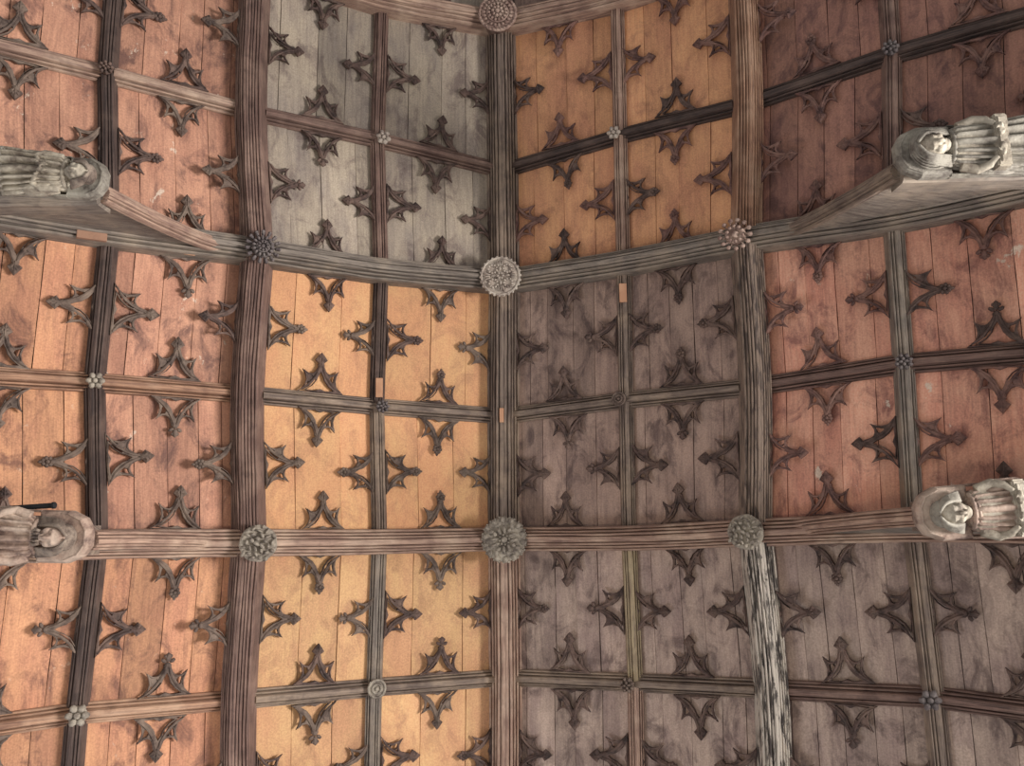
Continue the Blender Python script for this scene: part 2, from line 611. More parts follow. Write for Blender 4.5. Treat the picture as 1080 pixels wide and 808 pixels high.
def tube(bm, pts, r, n=6, taper=None):
    rings = []
    for i, p in enumerate(pts):
        t = (pts[min(i + 1, len(pts) - 1)] - pts[max(i - 1, 0)]).normalized()
        a = t.orthogonal().normalized()
        b = t.cross(a)
        rad = r[i] if isinstance(r, (list, tuple)) else r
        if i in (0, len(pts) - 1) and not isinstance(r, (list, tuple)):
            rad *= 0.5
        rings.append([bm.verts.new(p + (a * math.cos(2 * PI * k / n) + b * math.sin(2 * PI * k / n)) * rad) for k in range(n)])
    # keep rings from twisting
    for i in range(1, len(rings)):
        best = min(range(n), key=lambda s: sum((rings[i][(k + s) % n].co - rings[i - 1][k].co).length for k in range(n)))
        rings[i] = [rings[i][(k + best) % n] for k in range(n)]
        if sum((rings[i][(-k) % n].co - rings[i - 1][k].co).length for k in range(n)) < sum((rings[i][k].co - rings[i - 1][k].co).length for k in range(n)) * 0.6:
            rings[i] = [rings[i][(-k) % n] for k in range(n)]
    for A, B in zip(rings, rings[1:]):
        for k in range(n):
            bm.faces.new((A[k], A[(k + 1) % n], B[(k + 1) % n], B[k]))
    bm.faces.new(rings[0][::-1])
    bm.faces.new(rings[-1])


def blob(bm, c, rx, ry, rz, u=10, v=7, rot=None, fn=None):
    vs_ = []
    R = rot or Matrix.Identity(3)
    c = Vector(c)
    top = bm.verts.new(c + R @ Vector((0, 0, rz * (fn(0, PI / 2) if fn else 1))))
    for i in range(1, v):
        ph = PI / 2 - PI * i / v
        ring = []
        for k in range(u):
            th = 2 * PI * k / u
            f = fn(th, ph) if fn else 1.0
            ring.append(bm.verts.new(c + R @ Vector((rx * math.cos(th) * math.cos(ph) * f, ry * math.sin(th) * math.cos(ph) * f, rz * math.sin(ph) * f))))
        vs_.append(ring)
    bot = bm.verts.new(c + R @ Vector((0, 0, -rz * (fn(0, -PI / 2) if fn else 1))))
    for k in range(u):
        bm.faces.new((top, vs_[0][k], vs_[0][(k + 1) % u]))
        bm.faces.new((bot, vs_[-1][(k + 1) % u], vs_[-1][k]))
    for A, B in zip(vs_, vs_[1:]):
        for k in range(u):
            bm.faces.new((A[k], B[k], B[(k + 1) % u], A[(k + 1) % u]))


def finial_mesh(variant):
    bm = bmesh.new()
    if variant == 0:      # diamond leaf with a raised vein
        pts = [(0, 0.265), (0.028, 0.285), (0.030, 0.305), (0.068, 0.335), (0.040, 0.372), (0, 0.418), (-0.040, 0.372), (-0.068, 0.335), (-0.030, 0.305), (-0.028, 0.285)]
        lo = [bm.verts.new((x, y, -0.012)) for x, y in pts]
        mi = [bm.verts.new((x, y, 0.022)) for x, y in pts]
        hi = [bm.verts.new((x * 0.55, 0.335 + (y - 0.335) * 0.6, 0.040)) for x, y in pts]
        n = len(pts)
        for k in range(n):
            bm.faces.new((lo[k], lo[(k + 1) % n], mi[(k + 1) % n], mi[k]))
            bm.faces.new((mi[k], mi[(k + 1) % n], hi[(k + 1) % n], hi[k]))
        bm.faces.new(hi)
        bm.faces.new(lo[::-1])
        tube(bm, [Vector((0, 0.28, 0.036)), Vector((0, 0.34, 0.048)), Vector((0, 0.40, 0.034))], 0.009, 5)
        for s in (-1, 1):
            tube(bm, [Vector((0, 0.318, 0.040)), Vector((s * 0.03, 0.338, 0.042)), Vector((s * 0.055, 0.338, 0.026))], 0.008, 5)
            tube(bm, [Vector((0, 0.345, 0.042)), Vector((s * 0.022, 0.368, 0.040)), Vector((s * 0.032, 0.376, 0.024))], 0.007, 5)
    elif variant == 1:    # crumpled leaf cluster
        for k in range(7):
            a = 2 * PI * k / 7 + 0.3
            blob(bm, (math.cos(a) * 0.036, 0.338 + math.sin(a) * 0.038, 0.016), 0.024, 0.022, 0.024, 7, 5)
        blob(bm, (0, 0.338, 0.030), 0.022, 0.022, 0.024, 7, 5)
        blob(bm, (0, 0.288, 0.008), 0.034, 0.032, 0.026, 7, 5)
        blob(bm, (0.0, 0.390, 0.012), 0.018, 0.030, 0.018, 7, 5)
    else:                 # three lobed leaf
        blob(bm, (0, 0.288, 0.008), 0.034, 0.030, 0.026, 8, 5)
        for s in (-1, 1):
            blob(bm, (s * 0.042, 0.330, 0.014), 0.032, 0.020, 0.020, 8, 5, Matrix.Rotation(s * 0.5, 3, 'Z'))
        blob(bm, (0, 0.362, 0.018), 0.030, 0.048, 0.026, 8, 5)
        for s in (-1, 1):
            blob(bm, (s * 0.026, 0.372, 0.012), 0.018, 0.018, 0.018, 7, 5)
    return bm_mesh(bm)


TRAC = [tracery_mesh(v) for v in range(3)]
FIN = [finial_mesh(v) for v in range(3)]
_mats = {}


def with_mat(me, mk):
    key = (me.name, mk)
    if key not in _mats:
        m2 = me.copy()
        m2.materials.clear()
        m2.materials.append(MAT[mk])
        _mats[key] = m2
    return _mats[key]


# ------------------------------------------------------------------ boarded panels
def bil(q, u, v):
    a, b, c, d = q                # a(0,0) b(1,0) c(1,1) d(0,1)
    return a * (1 - u) * (1 - v) + b * u * (1 - v) + c * u * v + d * (1 - u) * v


PANEL_COLOR = {}
for rr_ in ('T0', 'm01'):
    for c_, k_ in zip(COLS[:-1], ('pink', 'pink', 'grey', 'grey', 'rust', 'rust', 'red', 'red')):
        PANEL_COLOR[(rr_, c_)] = k_
for rr_ in ('T1', 'm12'):
    for c_, k_ in zip(COLS[:-1], ('orange', 'pink', 'gold', 'gold', 'dark', 'dark', 'salmon', 'salmon')):
        PANEL_COLOR[(rr_, c_)] = k_
for rr_ in ('T2', 'm23'):
    for c_, k_ in zip(COLS[:-1], ('orange', 'orange', 'goldpale', 'goldpale', 'purple', 'purple', 'purple', 'purple')):
        PANEL_COLOR[(rr_, c_)] = k_
for c_ in ('Lm', 'C'):
    PANEL_COLOR[('Tm', c_)] = 'grey' if c_ == 'Lm' else 'dark'
CNAME = {'pink': 'pink-brown', 'orange': 'orange-brown', 'grey': 'grey', 'gold': 'golden', 'goldpale': 'pale golden', 'rust': 'rust-orange', 'dark': 'dark brown',
         'red': 'dark red', 'salmon': 'salmon-red', 'purple': 'grey-purple'}
TRACM = {'pink': 'trac_grey', 'orange': 'trac_grey', 'grey': 'trac_dark', 'gold': 'trac_grey', 'goldpale': 'trac_grey', 'rust': 'trac_red', 'dark': 'trac_dark',
         'red': 'trac_red', 'salmon': 'trac_red', 'purple': 'trac_dark'}
HALFW = {'main_row': 0.135, 'rib_row': 0.098, 'C': 0.20, '1': 0.140, '3': 0.140, 'm': 0.080, '2': 0.080}
PLACE = {'L3': 'outermost on the golden slope', 'L2': 'outside the red-brown purlin', 'L1': 'inside the red-brown purlin', 'Lm': 'next to ridge, golden slope',
         'C': 'next to ridge, dark slope', 'Rm': 'inside the tan purlin', 'R1': 'outside the tan purlin', 'R2': 'outermost on the dark slope'}


def row_words(r):
    return {'Tm': 'above top cross beam', 'T0': 'just below top cross beam', 'm01': 'just above middle cross beam', 'T1': 'just below middle cross beam',
            'm12': 'just above bottom cross beam', 'T2': 'just below bottom cross beam', 'm23': 'in the lowest row'}[r]


def make_panel(r, c):
    r2 = ROWS[ROWS.index(r) + 1]
    c2 = COLS[COLS.index(c) + 1]
    q = [NODE[(r, c)], NODE[(r, c2)], NODE[(r2, c2)], NODE[(r2, c)]]
    kind = PANEL_COLOR[(r, c)]
    ctr = bil(q, .5, .5)
    root = empty('ceiling_panel', ctr)
    tag(root, f'{CNAME[kind]} boarded panel, {PLACE[c]}, {row_words(r)}', 'ceiling panel', 'boarded ceiling panels with tracery', 'thing')
    nrm = (q[1] - q[0]).cross(q[3] - q[0]).normalized()
    if nrm.z > 0:
        nrm = -nrm               # nrm points down into the room
    outer = ck(c) in ('2',) or ck(c2) in ('2',)
    npl = 4 if not outer else 5
    if kind in ('dark', 'purple'):
        npl += 1
    if kind in ('gold', 'goldpale'):
        npl = 3 if c == 'L1' else 3
    cuts = [0.0]
    for k in range(npl):
        cuts.append(cuts[-1] + rnd.uniform(0.75, 1.25))
    cuts = [x / cuts[-1] for x in cuts]
    V, F, U, T = [], [], [], []
    width = (q[1] - q[0]).length
    for k in range(npl):
        u0, u1 = cuts[k] + 0.0028 / width * 1.2, cuts[k + 1] - 0.0028 / width * 1.2
        lift = rnd.uniform(-0.007, 0.007)
        lift2 = lift + rnd.uniform(-0.004, 0.004)
        tv = min(1, max(0, rnd.gauss(0.5, 0.2)))
        off_u = rnd.uniform(0, 20)
        base = len(V)
        ny = 8
        for i in range(ny + 1):
            v = i / ny
            wob = rnd.uniform(-0.002, 0.002) / width
            for (uu, dd) in ((u0, -0.03), (u0, 0.0), (u1, 0.0), (u1, -0.03)):
                w = (lift if uu == u0 else lift2)
                V.append(bil(q, uu + wob, v) + nrm * (dd + w) - ctr)
                U.append((v * 1.5 + off_u, uu * width + off_u + (0.03 if dd else 0)))
                T.append(tv)
        for i in range(ny):
            a = base + i * 4
            for m_ in range(4):
                F.append((a + m_, a + (m_ + 1) % 4, a + 4 + (m_ + 1) % 4, a + 4 + m_))
        F.append((base, base + 3, base + 2, base + 1))
        e_ = base + ny * 4
        F.append((e_, e_ + 1, e_ + 2, e_ + 3))
    me = mesh_from(V, F, U, tint=T)
    link_mesh('boards', me, BRD[kind], root)
    # four tracery brackets, one on the middle of each side
    row_hw = (HALFW['main_row'] if r[0] == 'T' and r != 'Tm' else HALFW['rib_row'], HALFW['main_row'] if r2[0] == 'T' else HALFW['rib_row'])
    sides = [(q[0], q[1], row_hw[0], 'r'), (q[1], q[2], HALFW[ck(c2)], 'c'), (q[2], q[3], row_hw[1], 'r'), (q[3], q[0], HALFW[ck(c)], 'c')]
    edge_l, edge_r = HALFW[ck(c)], HALFW[ck(c2)]
    for k, (a, b, hw, typ) in enumerate(sides):
        # middle of the visible opening rather than of the grid line
        if typ == 'r':
            ua = edge_l / width
            ub = 1 - edge_r / width
            f = (ua + ub) / 2
            mid = bil(q, f, 0 if k == 0 else 1)
        else:
            ht = (q[3] - q[0]).length
            va, vb = row_hw[0] / ht, 1 - row_hw[1] / ht
            mid = bil(q, 1 if k == 1 else 0, (va + vb) / 2)
        low = 0.045
        e = (b - a).normalized()
        inw = nrm.cross(e)
        if inw.dot(ctr - mid) < 0:
            inw = -inw
        inw = (inw - e * inw.dot(e)).normalized()
        x = inw.cross(nrm)
        if typ == 'c' and ((k == 1 and c2 == 'L1') or (k == 3 and c == 'R1')):
            mid = mid + inw * 0.085          # these are planted on the outer flank of the purlin
            low = 0.13
        jx = rnd.uniform(-0.02, 0.02)
        rotj = Matrix.Rotation(rnd.uniform(-0.05, 0.05), 4, 'Z')
        sc = rnd.uniform(0.94, 1.05)
        pos = mid + inw * (hw + 0.002) + nrm * low + e * jx - ctr
        M = Matrix(((x.x, inw.x, nrm.x, pos.x), (x.y, inw.y, nrm.y, pos.y), (x.z, inw.z, nrm.z, pos.z), (0, 0, 0, 1))) @ rotj @ Matrix.Diagonal((0.96 * sc, sc, 1.0, 1.0))
        mk = TRACM[kind]
        if rnd.random() < 0.25:
            mk = 'trac_dark'
        t = link_mesh('tracery_bracket', with_mat(TRAC[rnd.choice((0, 0, 1, 1, 2))], mk), None, root, M)
        t2 = link_mesh('leaf_finial', with_mat(FIN[rnd.choice((0, 0, 0, 1, 2))], mk), None, t)
    return root


for (r, c) in sorted(PANEL_COLOR, key=lambda k: (ROWS.index(k[0]), COLS.index(k[1]))):
    make_panel(r, c)

# ------------------------------------------------------------------ ridge beam and purlins
BETW = {'T0': 'above the top cross beam', 'T1': 'in the top bay', 'T2': 'in the middle bay', 'T3': 'in the bottom bay'}
LMAT = {('C', 'T0'): 'oak_black', ('C', 'T1'): 'oak_grey', ('C', 'T2'): 'oak_grey', ('C', 'T3'): 'oak_pink',
        ('L1', 'T1'): 'oak_red', ('L1', 'T2'): 'oak_red', ('L1', 'T3'): 'oak_red', ('R1', 'T1'): 'oak_tan', ('R1', 'T2'): 'oak_worn', ('R1', 'T3'): 'oak_white',
        ('L3', 'T1'): 'oak_red', ('L3', 'T2'): 'oak_red', ('L3', 'T3'): 'oak_red', ('R3', 'T1'): 'oak_red', ('R3', 'T2'): 'oak_red', ('R3', 'T3'): 'oak_red'}
MWORD = {'oak_black': 'black-brown', 'oak_grey': 'weathered grey', 'oak_worn': 'worn charred grey', 'oak_red': 'dark red-brown', 'oak_tan': 'warm tan', 'oak_white': 'flaking whitish', 'oak_pink': 'pinkish grey',
         'oak_slate': 'slate grey', 'oak_straw': 'straw-coloured'}
LONG = {}
trim_n = 0
for c in ('C', 'L1', 'R1', 'L3', 'R3'):
    for (a, m, b) in (('Tm', None, 'T0'), ('T0', 'm01', 'T1'), ('T1', 'm12', 'T2'), ('T2', 'm23', 'T3')):
        if m is None and c != 'C':
            continue
        pts = [NODE[(a, c)]] + ([NODE[(m, c)]] if m else []) + [NODE[(b, c)]]
        path = catmull(pts, 16)
        mk = LMAT[(c, b)]
        nm = 'ridge_beam' if c == 'C' else ('purlin' if ck(c) == '1' else 'trim_%d' % trim_n)
        o = member(nm, path, RIDGE if c == 'C' else PURLIN, down_of(c), mk, 0.005)
        LONG[(c, b)] = o
        if ck(c) == '3':
            trim_n += 1
            o['kind'] = 'structure'
        elif c == 'C':
            tag(o, f'{MWORD[mk]} moulded ridge beam {BETW[b]}, along the centre of the roof', 'ridge beam', 'ridge beam lengths', 'thing')
        else:
            tag(o, f'{MWORD[mk]} thick moulded purlin {BETW[b]}, on the {SIDE[c[0]]}', 'purlin', 'moulded purlins', 'thing')

# ------------------------------------------------------------------ cross beams (one per slope) with their braces
CROSS = {}
CMAT = {('T0', 'L'): 'oak_pink', ('T0', 'R'): 'oak_pink', ('T1', 'L'): 'oak_slate', ('T1', 'R'): 'oak_slate', ('T2', 'L'): 'oak_pink', ('T2', 'R'): 'oak_pink',
        ('T3', 'L'): 'oak_pink', ('T3', 'R'): 'oak_grey'}
tn = 10
for r in ('T0', 'T1', 'T2', 'T3'):
    for s in 'LR':
        cs = ['C', s + 'm', s + '1', s + '2', s + '3']
        path = rafter_path(r, cs)
        mk = CMAT[(r, s)]
        if r == 'T3':
            o = member('trim_%d' % tn, path, RAFTER, Vector((0, 0, -1)), mk, 0.005)
            o['kind'] = 'structure'
            tn += 1
            continue
        o = member('cross_beam', path, RAFTER, Vector((0, 0, -1)), mk, 0.006)
        tag(o, f'{MWORD[mk]} moulded {ROWNAME[r]} rising over the {SIDE[s]} to the ridge', 'cross beam', 'moulded cross beams', 'thing')
        CROSS[(r, s)] = o

# ------------------------------------------------------------------ thin ribs dividing the compartments
RIBC = {'L3': 'outermost panels', 'L2': 'pale wall-side panels', 'L1': 'purlin-side panels', 'Lm': 'ridge-side panels'}
for r in ('m01', 'm12', 'm23'):
    for i in range(8):
        c, c2 = COLS[i], COLS[i + 1]
        a, b = NODE[(r, c)], NODE[(r, c2)]
        e = (b - a).normalized()
        h0, h1 = HALFW[ck(c)], HALFW[ck(c2)]
        ea = a + e * (h0 - 0.055 if ck(c) in 'C13' else 0.0)
        eb = b - e * (h1 - 0.055 if ck(c2) in 'C13' else 0.0)
        path = catmull([ea, eb], 8)
        kind = PANEL_COLOR[(r, c)]
        mk = {'gold': 'oak_grey', 'goldpale': 'oak_grey', 'grey': 'oak_red', 'rust': 'oak_black', 'dark': 'oak_grey', 'red': 'oak_black', 'salmon': 'oak_red',
              'pink': 'oak_pink', 'orange': 'oak_pink', 'purple': 'oak_red'}[kind]
        if (r, c) in (('m23', 'C'), ('m23', 'Rm')):
            mk = 'oak_grey'
        if (r, c) in (('m12', 'L2'), ('m23', 'L2'), ('m12', 'L3'), ('m23', 'L3')):
            mk = 'oak_tan'
        o = member('panel_rib', path, RIB, Vector((0, 0, -1)), mk, 0.003, end_cut=0.03)
        tag(o, f'{MWORD[mk]} thin crosswise rib, {ROWNAME[r]}, {PLACE[c]}', 'rib', 'thin ribs running across the roof', 'thing')
RIBS = {}
for c in ('L2', 'Lm', 'Rm', 'R2'):
    for r, r2 in zip(ROWS[:-1], ROWS[1:]):
        if r == 'Tm' and ck(c) == '2':
            continue
        a, b = NODE[(r, c)], NODE[(r2, c)]
        e = (b - a).normalized()
        ea = a + e * (0.10 if r[0] == 'T' and r != 'Tm' else 0)
        eb = b - e * (0.10 if r2[0] == 'T' else 0)
        path = catmull([ea, eb], 8)
        kindL = PANEL_COLOR.get((r, COLS[COLS.index(c) - 1]), 'grey')
        mk = {('L2', 0): 'oak_black', ('L2', 1): 'oak_black', ('L2', 2): 'oak_black', ('Lm', 0): 'oak_red', ('Lm', 1): 'oak_grey', ('Lm', 2): 'oak_slate',
              ('Rm', 0): 'oak_pink', ('Rm', 1): 'oak_grey', ('Rm', 2): 'oak_straw', ('R2', 0): 'oak_red', ('R2', 1): 'oak_slate', ('R2', 2): 'oak_grey'}.get(
            (c, (ROWS.index(r) - 1) // 2), 'oak_black')
        if (r, c) == ('T1', 'Lm'):
            mk = 'oak_black'
        if (r, c) == ('m23', 'Rm'):
            mk = 'oak_pink'
        if (r, c) == ('m01', 'Rm'):
            mk = 'oak_pink'
        o = member('panel_rib', path, LRIB, down_of(c), mk, 0.003, end_cut=0.02)
        RIBS[(r, c)] = o
        where = {'L2': 'outside the red-brown purlin', 'Lm': 'inside the red-brown purlin', 'Rm': 'inside the tan purlin', 'R2': 'outside the tan purlin'}[c]
        tag(o, f'{MWORD[mk]} thin lengthwise rib {where}, {row_words(r)}', 'rib', 'thin ribs running along the roof', 'thing')


def patch_on(parent_obj, px, py, z, dirv, ln, wd, mk='patch', thick=0.012):
    """a small repair let into a member"""
    p = unproject(px, py, z)
    e = dirv.normalized()
    dn = Vector((0, 0, -1))
    dn = (dn - e * dn.dot(e)).normalized()
    s = e.cross(dn)
    V, F, U = [], [], []
    bm = bmesh.new()
    bmesh.ops.create_cube(bm, size=1.0)
    for v in bm.verts:
        v.co = p + e * v.co.x * ln + s * v.co.y * wd + dn * v.co.z * thick - parent_obj.location
    bmesh.ops.bevel(bm, geom=bm.edges[:], offset=0.003, segments=1, affect='EDGES')
    me = bm_mesh(bm)
    o = link_mesh('wood_patch', me, MAT[mk], parent_obj)
    o['label'] = 'fresh pale wood repair patch'
    return o


YV = Vector((0, 1, 0))
patch_on(RIBS[('T1', 'Lm')], 400, 409, ZS['m'] + 0.19, YV, 0.22, 0.075, thick=0.04)
patch_on(LONG[('C', 'T2')], 529, 438, ZS['C'] + 0.0, YV, 0.17, 0.05, thick=0.02)
patch_on(RIBS[('T1', 'Rm')], 657, 309, ZS['m'] + 0.19, YV, 0.22, 0.085, thick=0.03)
patch_on(CROSS[('T1', 'L')], 197, 266, 8.28, Vector((-1, 0, -0.65)), 0.16, 0.05, thick=0.02)


# ------------------------------------------------------------------ bosses
def disc_base(bm, r, h, n=40, scal=0.0, k=0):
    rings = [(0.70, -0.22 if r > 0.12 else -0.05), (0.84, 0.0), (1.0, h * 0.35), (1.0, h * 0.62), (0.93, h * 0.8), (0.80, h * 0.84)]
    prev = None
    for q, z in rings:
        ring = []
        for i in range(n):
            a = 2 * PI * i / n
            rr_ = r * q * (1 + scal * math.cos(k * a))
            ring.append(bm.verts.new((rr_ * math.cos(a), rr_ * math.sin(a), z)))
        if prev:
            for i in range(n):
                bm.faces.new((prev[i], prev[(i + 1) % n], ring[(i + 1) % n], ring[i]))
        else:
            bm.faces.new(ring[::-1])
        prev = ring
    bm.faces.new(prev)


def ringtube(bm, r, z, t, n=36, m=6):
    pr = None
    first = None
    for i in range(n):
        a = 2 * PI * i / n
        ring = [bm.verts.new(((r + t * math.cos(2 * PI * j / m)) * math.cos(a), (r + t * math.cos(2 * PI * j / m)) * math.sin(a), z + t * math.sin(2 * PI * j / m))) for j in range(m)]
        if pr:
            for j in range(m):
                bm.faces.new((pr[j], ring[j], ring[(j + 1) % m], pr[(j + 1) % m]))
        else:
            first = ring
        pr = ring
    for j in range(m):
        bm.faces.new((pr[j], first[j], first[(j + 1) % m], pr[(j + 1) % m]))


def beads(bm, n, r, z, rx, ry, rz, ph=0.0, jit=0.0, rs=None):
    for k in range(n):
        a = 2 * PI * k / n + ph
        jx = (rs.uniform(-jit, jit) if rs else 0)
        blob(bm, ((r + jx) * math.cos(a), (r + jx) * math.sin(a), z + jx * 0.6), rx, ry, rz, 8, 6, Matrix.Rotation(a, 3, 'Z'))


def boss_mesh(style, r, h=0.09):
    bm = bmesh.new()
    rs = random.Random(hash(style) % 97 if isinstance(style, int) else len(style) * 31)
    if style == 'rose':                  # layered rose, rings of petals turned around a centre
        disc_base(bm, r * 0.95, h)
        ringtube(bm, r * 0.93, h * 0.75, r * 0.085)
        beads(bm, 30, r * 0.93, h * 0.95, r * 0.07, r * 0.055, 0.018)
        beads(bm, 22, r * 0.70, h * 1.0, r * 0.10, r * 0.075, 0.022, 0.1)
        ringtube(bm, r * 0.53, h * 1.05, r * 0.05)
        beads(bm, 15, r * 0.44, h * 1.2, r * 0.09, r * 0.07, 0.022, 0.2)
        beads(bm, 8, r * 0.24, h * 1.35, r * 0.09, r * 0.08, 0.022)
        blob(bm, (0, 0, h * 1.45), r * 0.12, r * 0.12, 0.025)
    elif style == 'medallion':           # round disc with four hollowed rosettes and a beaded rim
        disc_base(bm, r * 0.94, h)
        ringtube(bm, r * 0.90, h * 0.85, r * 0.06)
        beads(bm, 26, r * 0.94, h * 0.75, r * 0.085, r * 0.075, 0.022)
        for k in range(4):
            a = PI / 4 + k * PI / 2
            cx, cy = 0.50 * r * math.cos(a), 0.50 * r * math.sin(a)
            for j in range(9):
                b = 2 * PI * j / 9
                blob(bm, (cx + 0.20 * r * math.cos(b), cy + 0.20 * r * math.sin(b), h * 1.0), r * 0.07, r * 0.07, 0.020, 7, 5)
            a2 = k * PI / 2
            for j in (-1, 0, 1):
                blob(bm, (0.62 * r * math.cos(a2 + j * 0.17), 0.62 * r * math.sin(a2 + j * 0.17), h), r * 0.17, r * 0.045, 0.024, 8, 5, Matrix.Rotation(a2 + j * 0.3, 3, 'Z'))
            blob(bm, (0.34 * r * math.cos(a2), 0.34 * r * math.sin(a2), h * 1.1), r * 0.12, r * 0.06, 0.022, 8, 5, Matrix.Rotation(a2, 3, 'Z'))
        beads(bm, 6, r * 0.13, h * 1.15, r * 0.07, r * 0.06, 0.02)
    elif style == 'foliage':             # four leaf sprays under a ring of leaves
        disc_base(bm, r * 0.94, h)
        beads(bm, 14, r * 0.84, h * 0.85, r * 0.15, r * 0.12, 0.028, 0.1)
        beads(bm, 28, r * 0.95, h * 0.7, r * 0.06, r * 0.06, 0.018)
        for k in range(4):
            a = k * PI / 2 + 0.05
            for j in (-1, 1):
                blob(bm, (0.42 * r * math.cos(a + j * 0.28), 0.42 * r * math.sin(a + j * 0.28), h * 1.05), r * 0.20, r * 0.075, 0.030, 8, 6, Matrix.Rotation(a + j * 0.12, 3, 'Z'))
            blob(bm, (0.66 * r * math.cos(a + PI / 4), 0.66 * r * math.sin(a + PI / 4), h), r * 0.15, r * 0.10, 0.030, 8, 6, Matrix.Rotation(a + PI / 4 + 0.6, 3, 'Z'))
            blob(bm, (0.46 * r * math.cos(a + PI / 4), 0.46 * r * math.sin(a + PI / 4), h * 1.05), r * 0.12, r * 0.09, 0.026, 8, 6, Matrix.Rotation(a + PI / 4 - 0.5, 3, 'Z'))
        blob(bm, (0, 0, h * 1.1), r * 0.15, r * 0.15, 0.030, 8, 6)
        beads(bm, 8, r * 0.20, h * 1.1, r * 0.06, r * 0.05, 0.022)
    elif style == 'crumpled':            # knotted foliage
        disc_base(bm, r * 0.93, h, scal=0.02, k=7)
        for k in range(30):
            q = math.sqrt((k + 0.5) / 30)
            a = k * 2.39996
            blob(bm, (0.88 * r * q * math.cos(a), 0.88 * r * q * math.sin(a), h * (1.18 - 0.4 * q * q)), r * rs.uniform(.12, .22), r * rs.uniform(.06, .11), 0.030, 8, 6,
                 Matrix.Rotation(rs.uniform(0, PI), 3, 'Z'))
    elif style == 'daisy':               # ring of rounded petals around an open cup
        disc_base(bm, r * 0.62, h * 0.8)
        beads(bm, 15, r * 0.82, h * 0.55, r * 0.20, r * 0.105, 0.030)
        beads(bm, 15, r * 0.92, h * 0.62, r * 0.10, r * 0.115, 0.030)
        beads(bm, 14, r * 0.52, h * 1.0, r * 0.13, r * 0.085, 0.030, 0.2)
        ringtube(bm, r * 0.34, h * 1.0, r * 0.05)
        beads(bm, 9, r * 0.24, h * 1.15, r * 0.10, r * 0.07, 0.022)
        blob(bm, (0, 0, h * 0.95), r * 0.15, r * 0.15, 0.025)
    elif style == 'berries':             # two rings of round berries on stalks
        disc_base(bm, r * 0.60, h * 0.6)
        for k in range(13):
            a = 2 * PI * k / 13
            blob(bm, (r * 0.86 * math.cos(a), r * 0.86 * math.sin(a), h * 0.7), r * 0.15, r * 0.13, 0.032, 8, 6)
            blob(bm, (r * 0.66 * math.cos(a + .1), r * 0.66 * math.sin(a + .1), h * 0.45), r * 0.16, r * 0.05, 0.022, 7, 5, Matrix.Rotation(a, 3, 'Z'))
        for k in range(10):
            a = 2 * PI * k / 10 + 0.2
            blob(bm, (r * 0.46 * math.cos(a), r * 0.46 * math.sin(a), h * 0.95), r * 0.115, r * 0.10, 0.028, 8, 6)
        blob(bm, (0, 0, h * 0.75), r * 0.22, r * 0.22, 0.03)
    elif style == 'flower':              # small six petalled flower
        disc_base(bm, r * 0.75, h * 0.6, 18)
        beads(bm, 6, r * 0.62, h * 0.7, r * 0.36, r * 0.30, 0.024)
        blob(bm, (0, 0, h), r * 0.28, r * 0.28, 0.022)
    elif style == 'knot':
        disc_base(bm, r * 0.8, h * 0.6, 18)
        beads(bm, 8, r * 0.68, h * 0.75, r * 0.28, r * 0.22, 0.026, 0.2)
        beads(bm, 4, r * 0.28, h * 1.05, r * 0.24, r * 0.18, 0.024)
    elif style == 'button':
        disc_base(bm, r * 0.9, h * 0.7, 24)
        ringtube(bm, r * 0.80, h * 0.62, r * 0.13, 24)
        ringtube(bm, r * 0.42, h * 0.72, r * 0.12, 20)
        blob(bm, (0, 0, h * 0.8), r * 0.2, r * 0.2, 0.02)
    return bm_mesh(bm, True)


def place_boss(r, c, px, py, style, rpx, mk, label, major=True):
    z = ZS[ck(c)] + (0.0 if major else DM - DN)
    p = unproject(px, py, z - ((0.10 if c == 'C' else 0.045) if major else 0.03))
    rad = rpx / FPX * (z - 0.05) * (1.0 if major else 1.12)
    zax = (down_of(c) + Vector((-sgn(c) * 0.36 * (1 if major else 0), 0, 0))).normalized()
    if not major and c != 'C':
        zax = (zax + Vector((-sgn(c) * 0.35, 0, 0))).normalized()
    yax = Vector((0, 1, 0))
    xax = yax.cross(zax).normalized()
    ang = rnd.uniform(-0.2, 0.2)
    M = Matrix(((xax.x, yax.x, zax.x, p.x), (xax.y, yax.y, zax.y, p.y), (xax.z, yax.z, zax.z, p.z), (0, 0, 0, 1))) @ Matrix.Rotation(ang, 4, 'Z')
    me = boss_mesh(style, rad, 0.085 if major else 0.05)
    o = link_mesh('carved_boss', me, MAT[mk])
    o.matrix_world = M
    tag(o, label, 'roof boss', 'large carved bosses' if major else 'small carved bosses', 'thing')
    return o


place_boss('T0', 'C', 525, 17, 'rose', 22, 'boss_pink', 'pinkish rose boss with ringed petals, where top cross beam meets ridge')
place_boss('T1', 'C', 528, 293, 'medallion', 22.5, 'boss_pale', 'pale disc boss with four round hollows, on the ridge at middle cross beam')
place_boss('T2', 'C', 532, 569, 'foliage', 24, 'boss_grey', 'grey boss of leaf sprays, on the ridge at the bottom cross beam')
place_boss('T1', 'L1', 277, 262, 'daisy', 19, 'boss_dark', 'dark daisy-shaped boss with rounded petals, middle beam and red-brown purlin')
place_boss('T2', 'L1', 272, 573, 'crumpled', 20.5, 'boss_grey', 'round grey crumpled-leaf boss, bottom beam and red-brown purlin')
place_boss('T1', 'R1', 776, 249, 'berries', 18.5, 'boss_pink', 'boss of pale round berries, middle beam and tan purlin')
place_boss('T2', 'R1', 787, 561, 'crumpled', 19.5, 'boss_grey', 'oval grey-green foliage boss, bottom beam above the flaking white purlin')
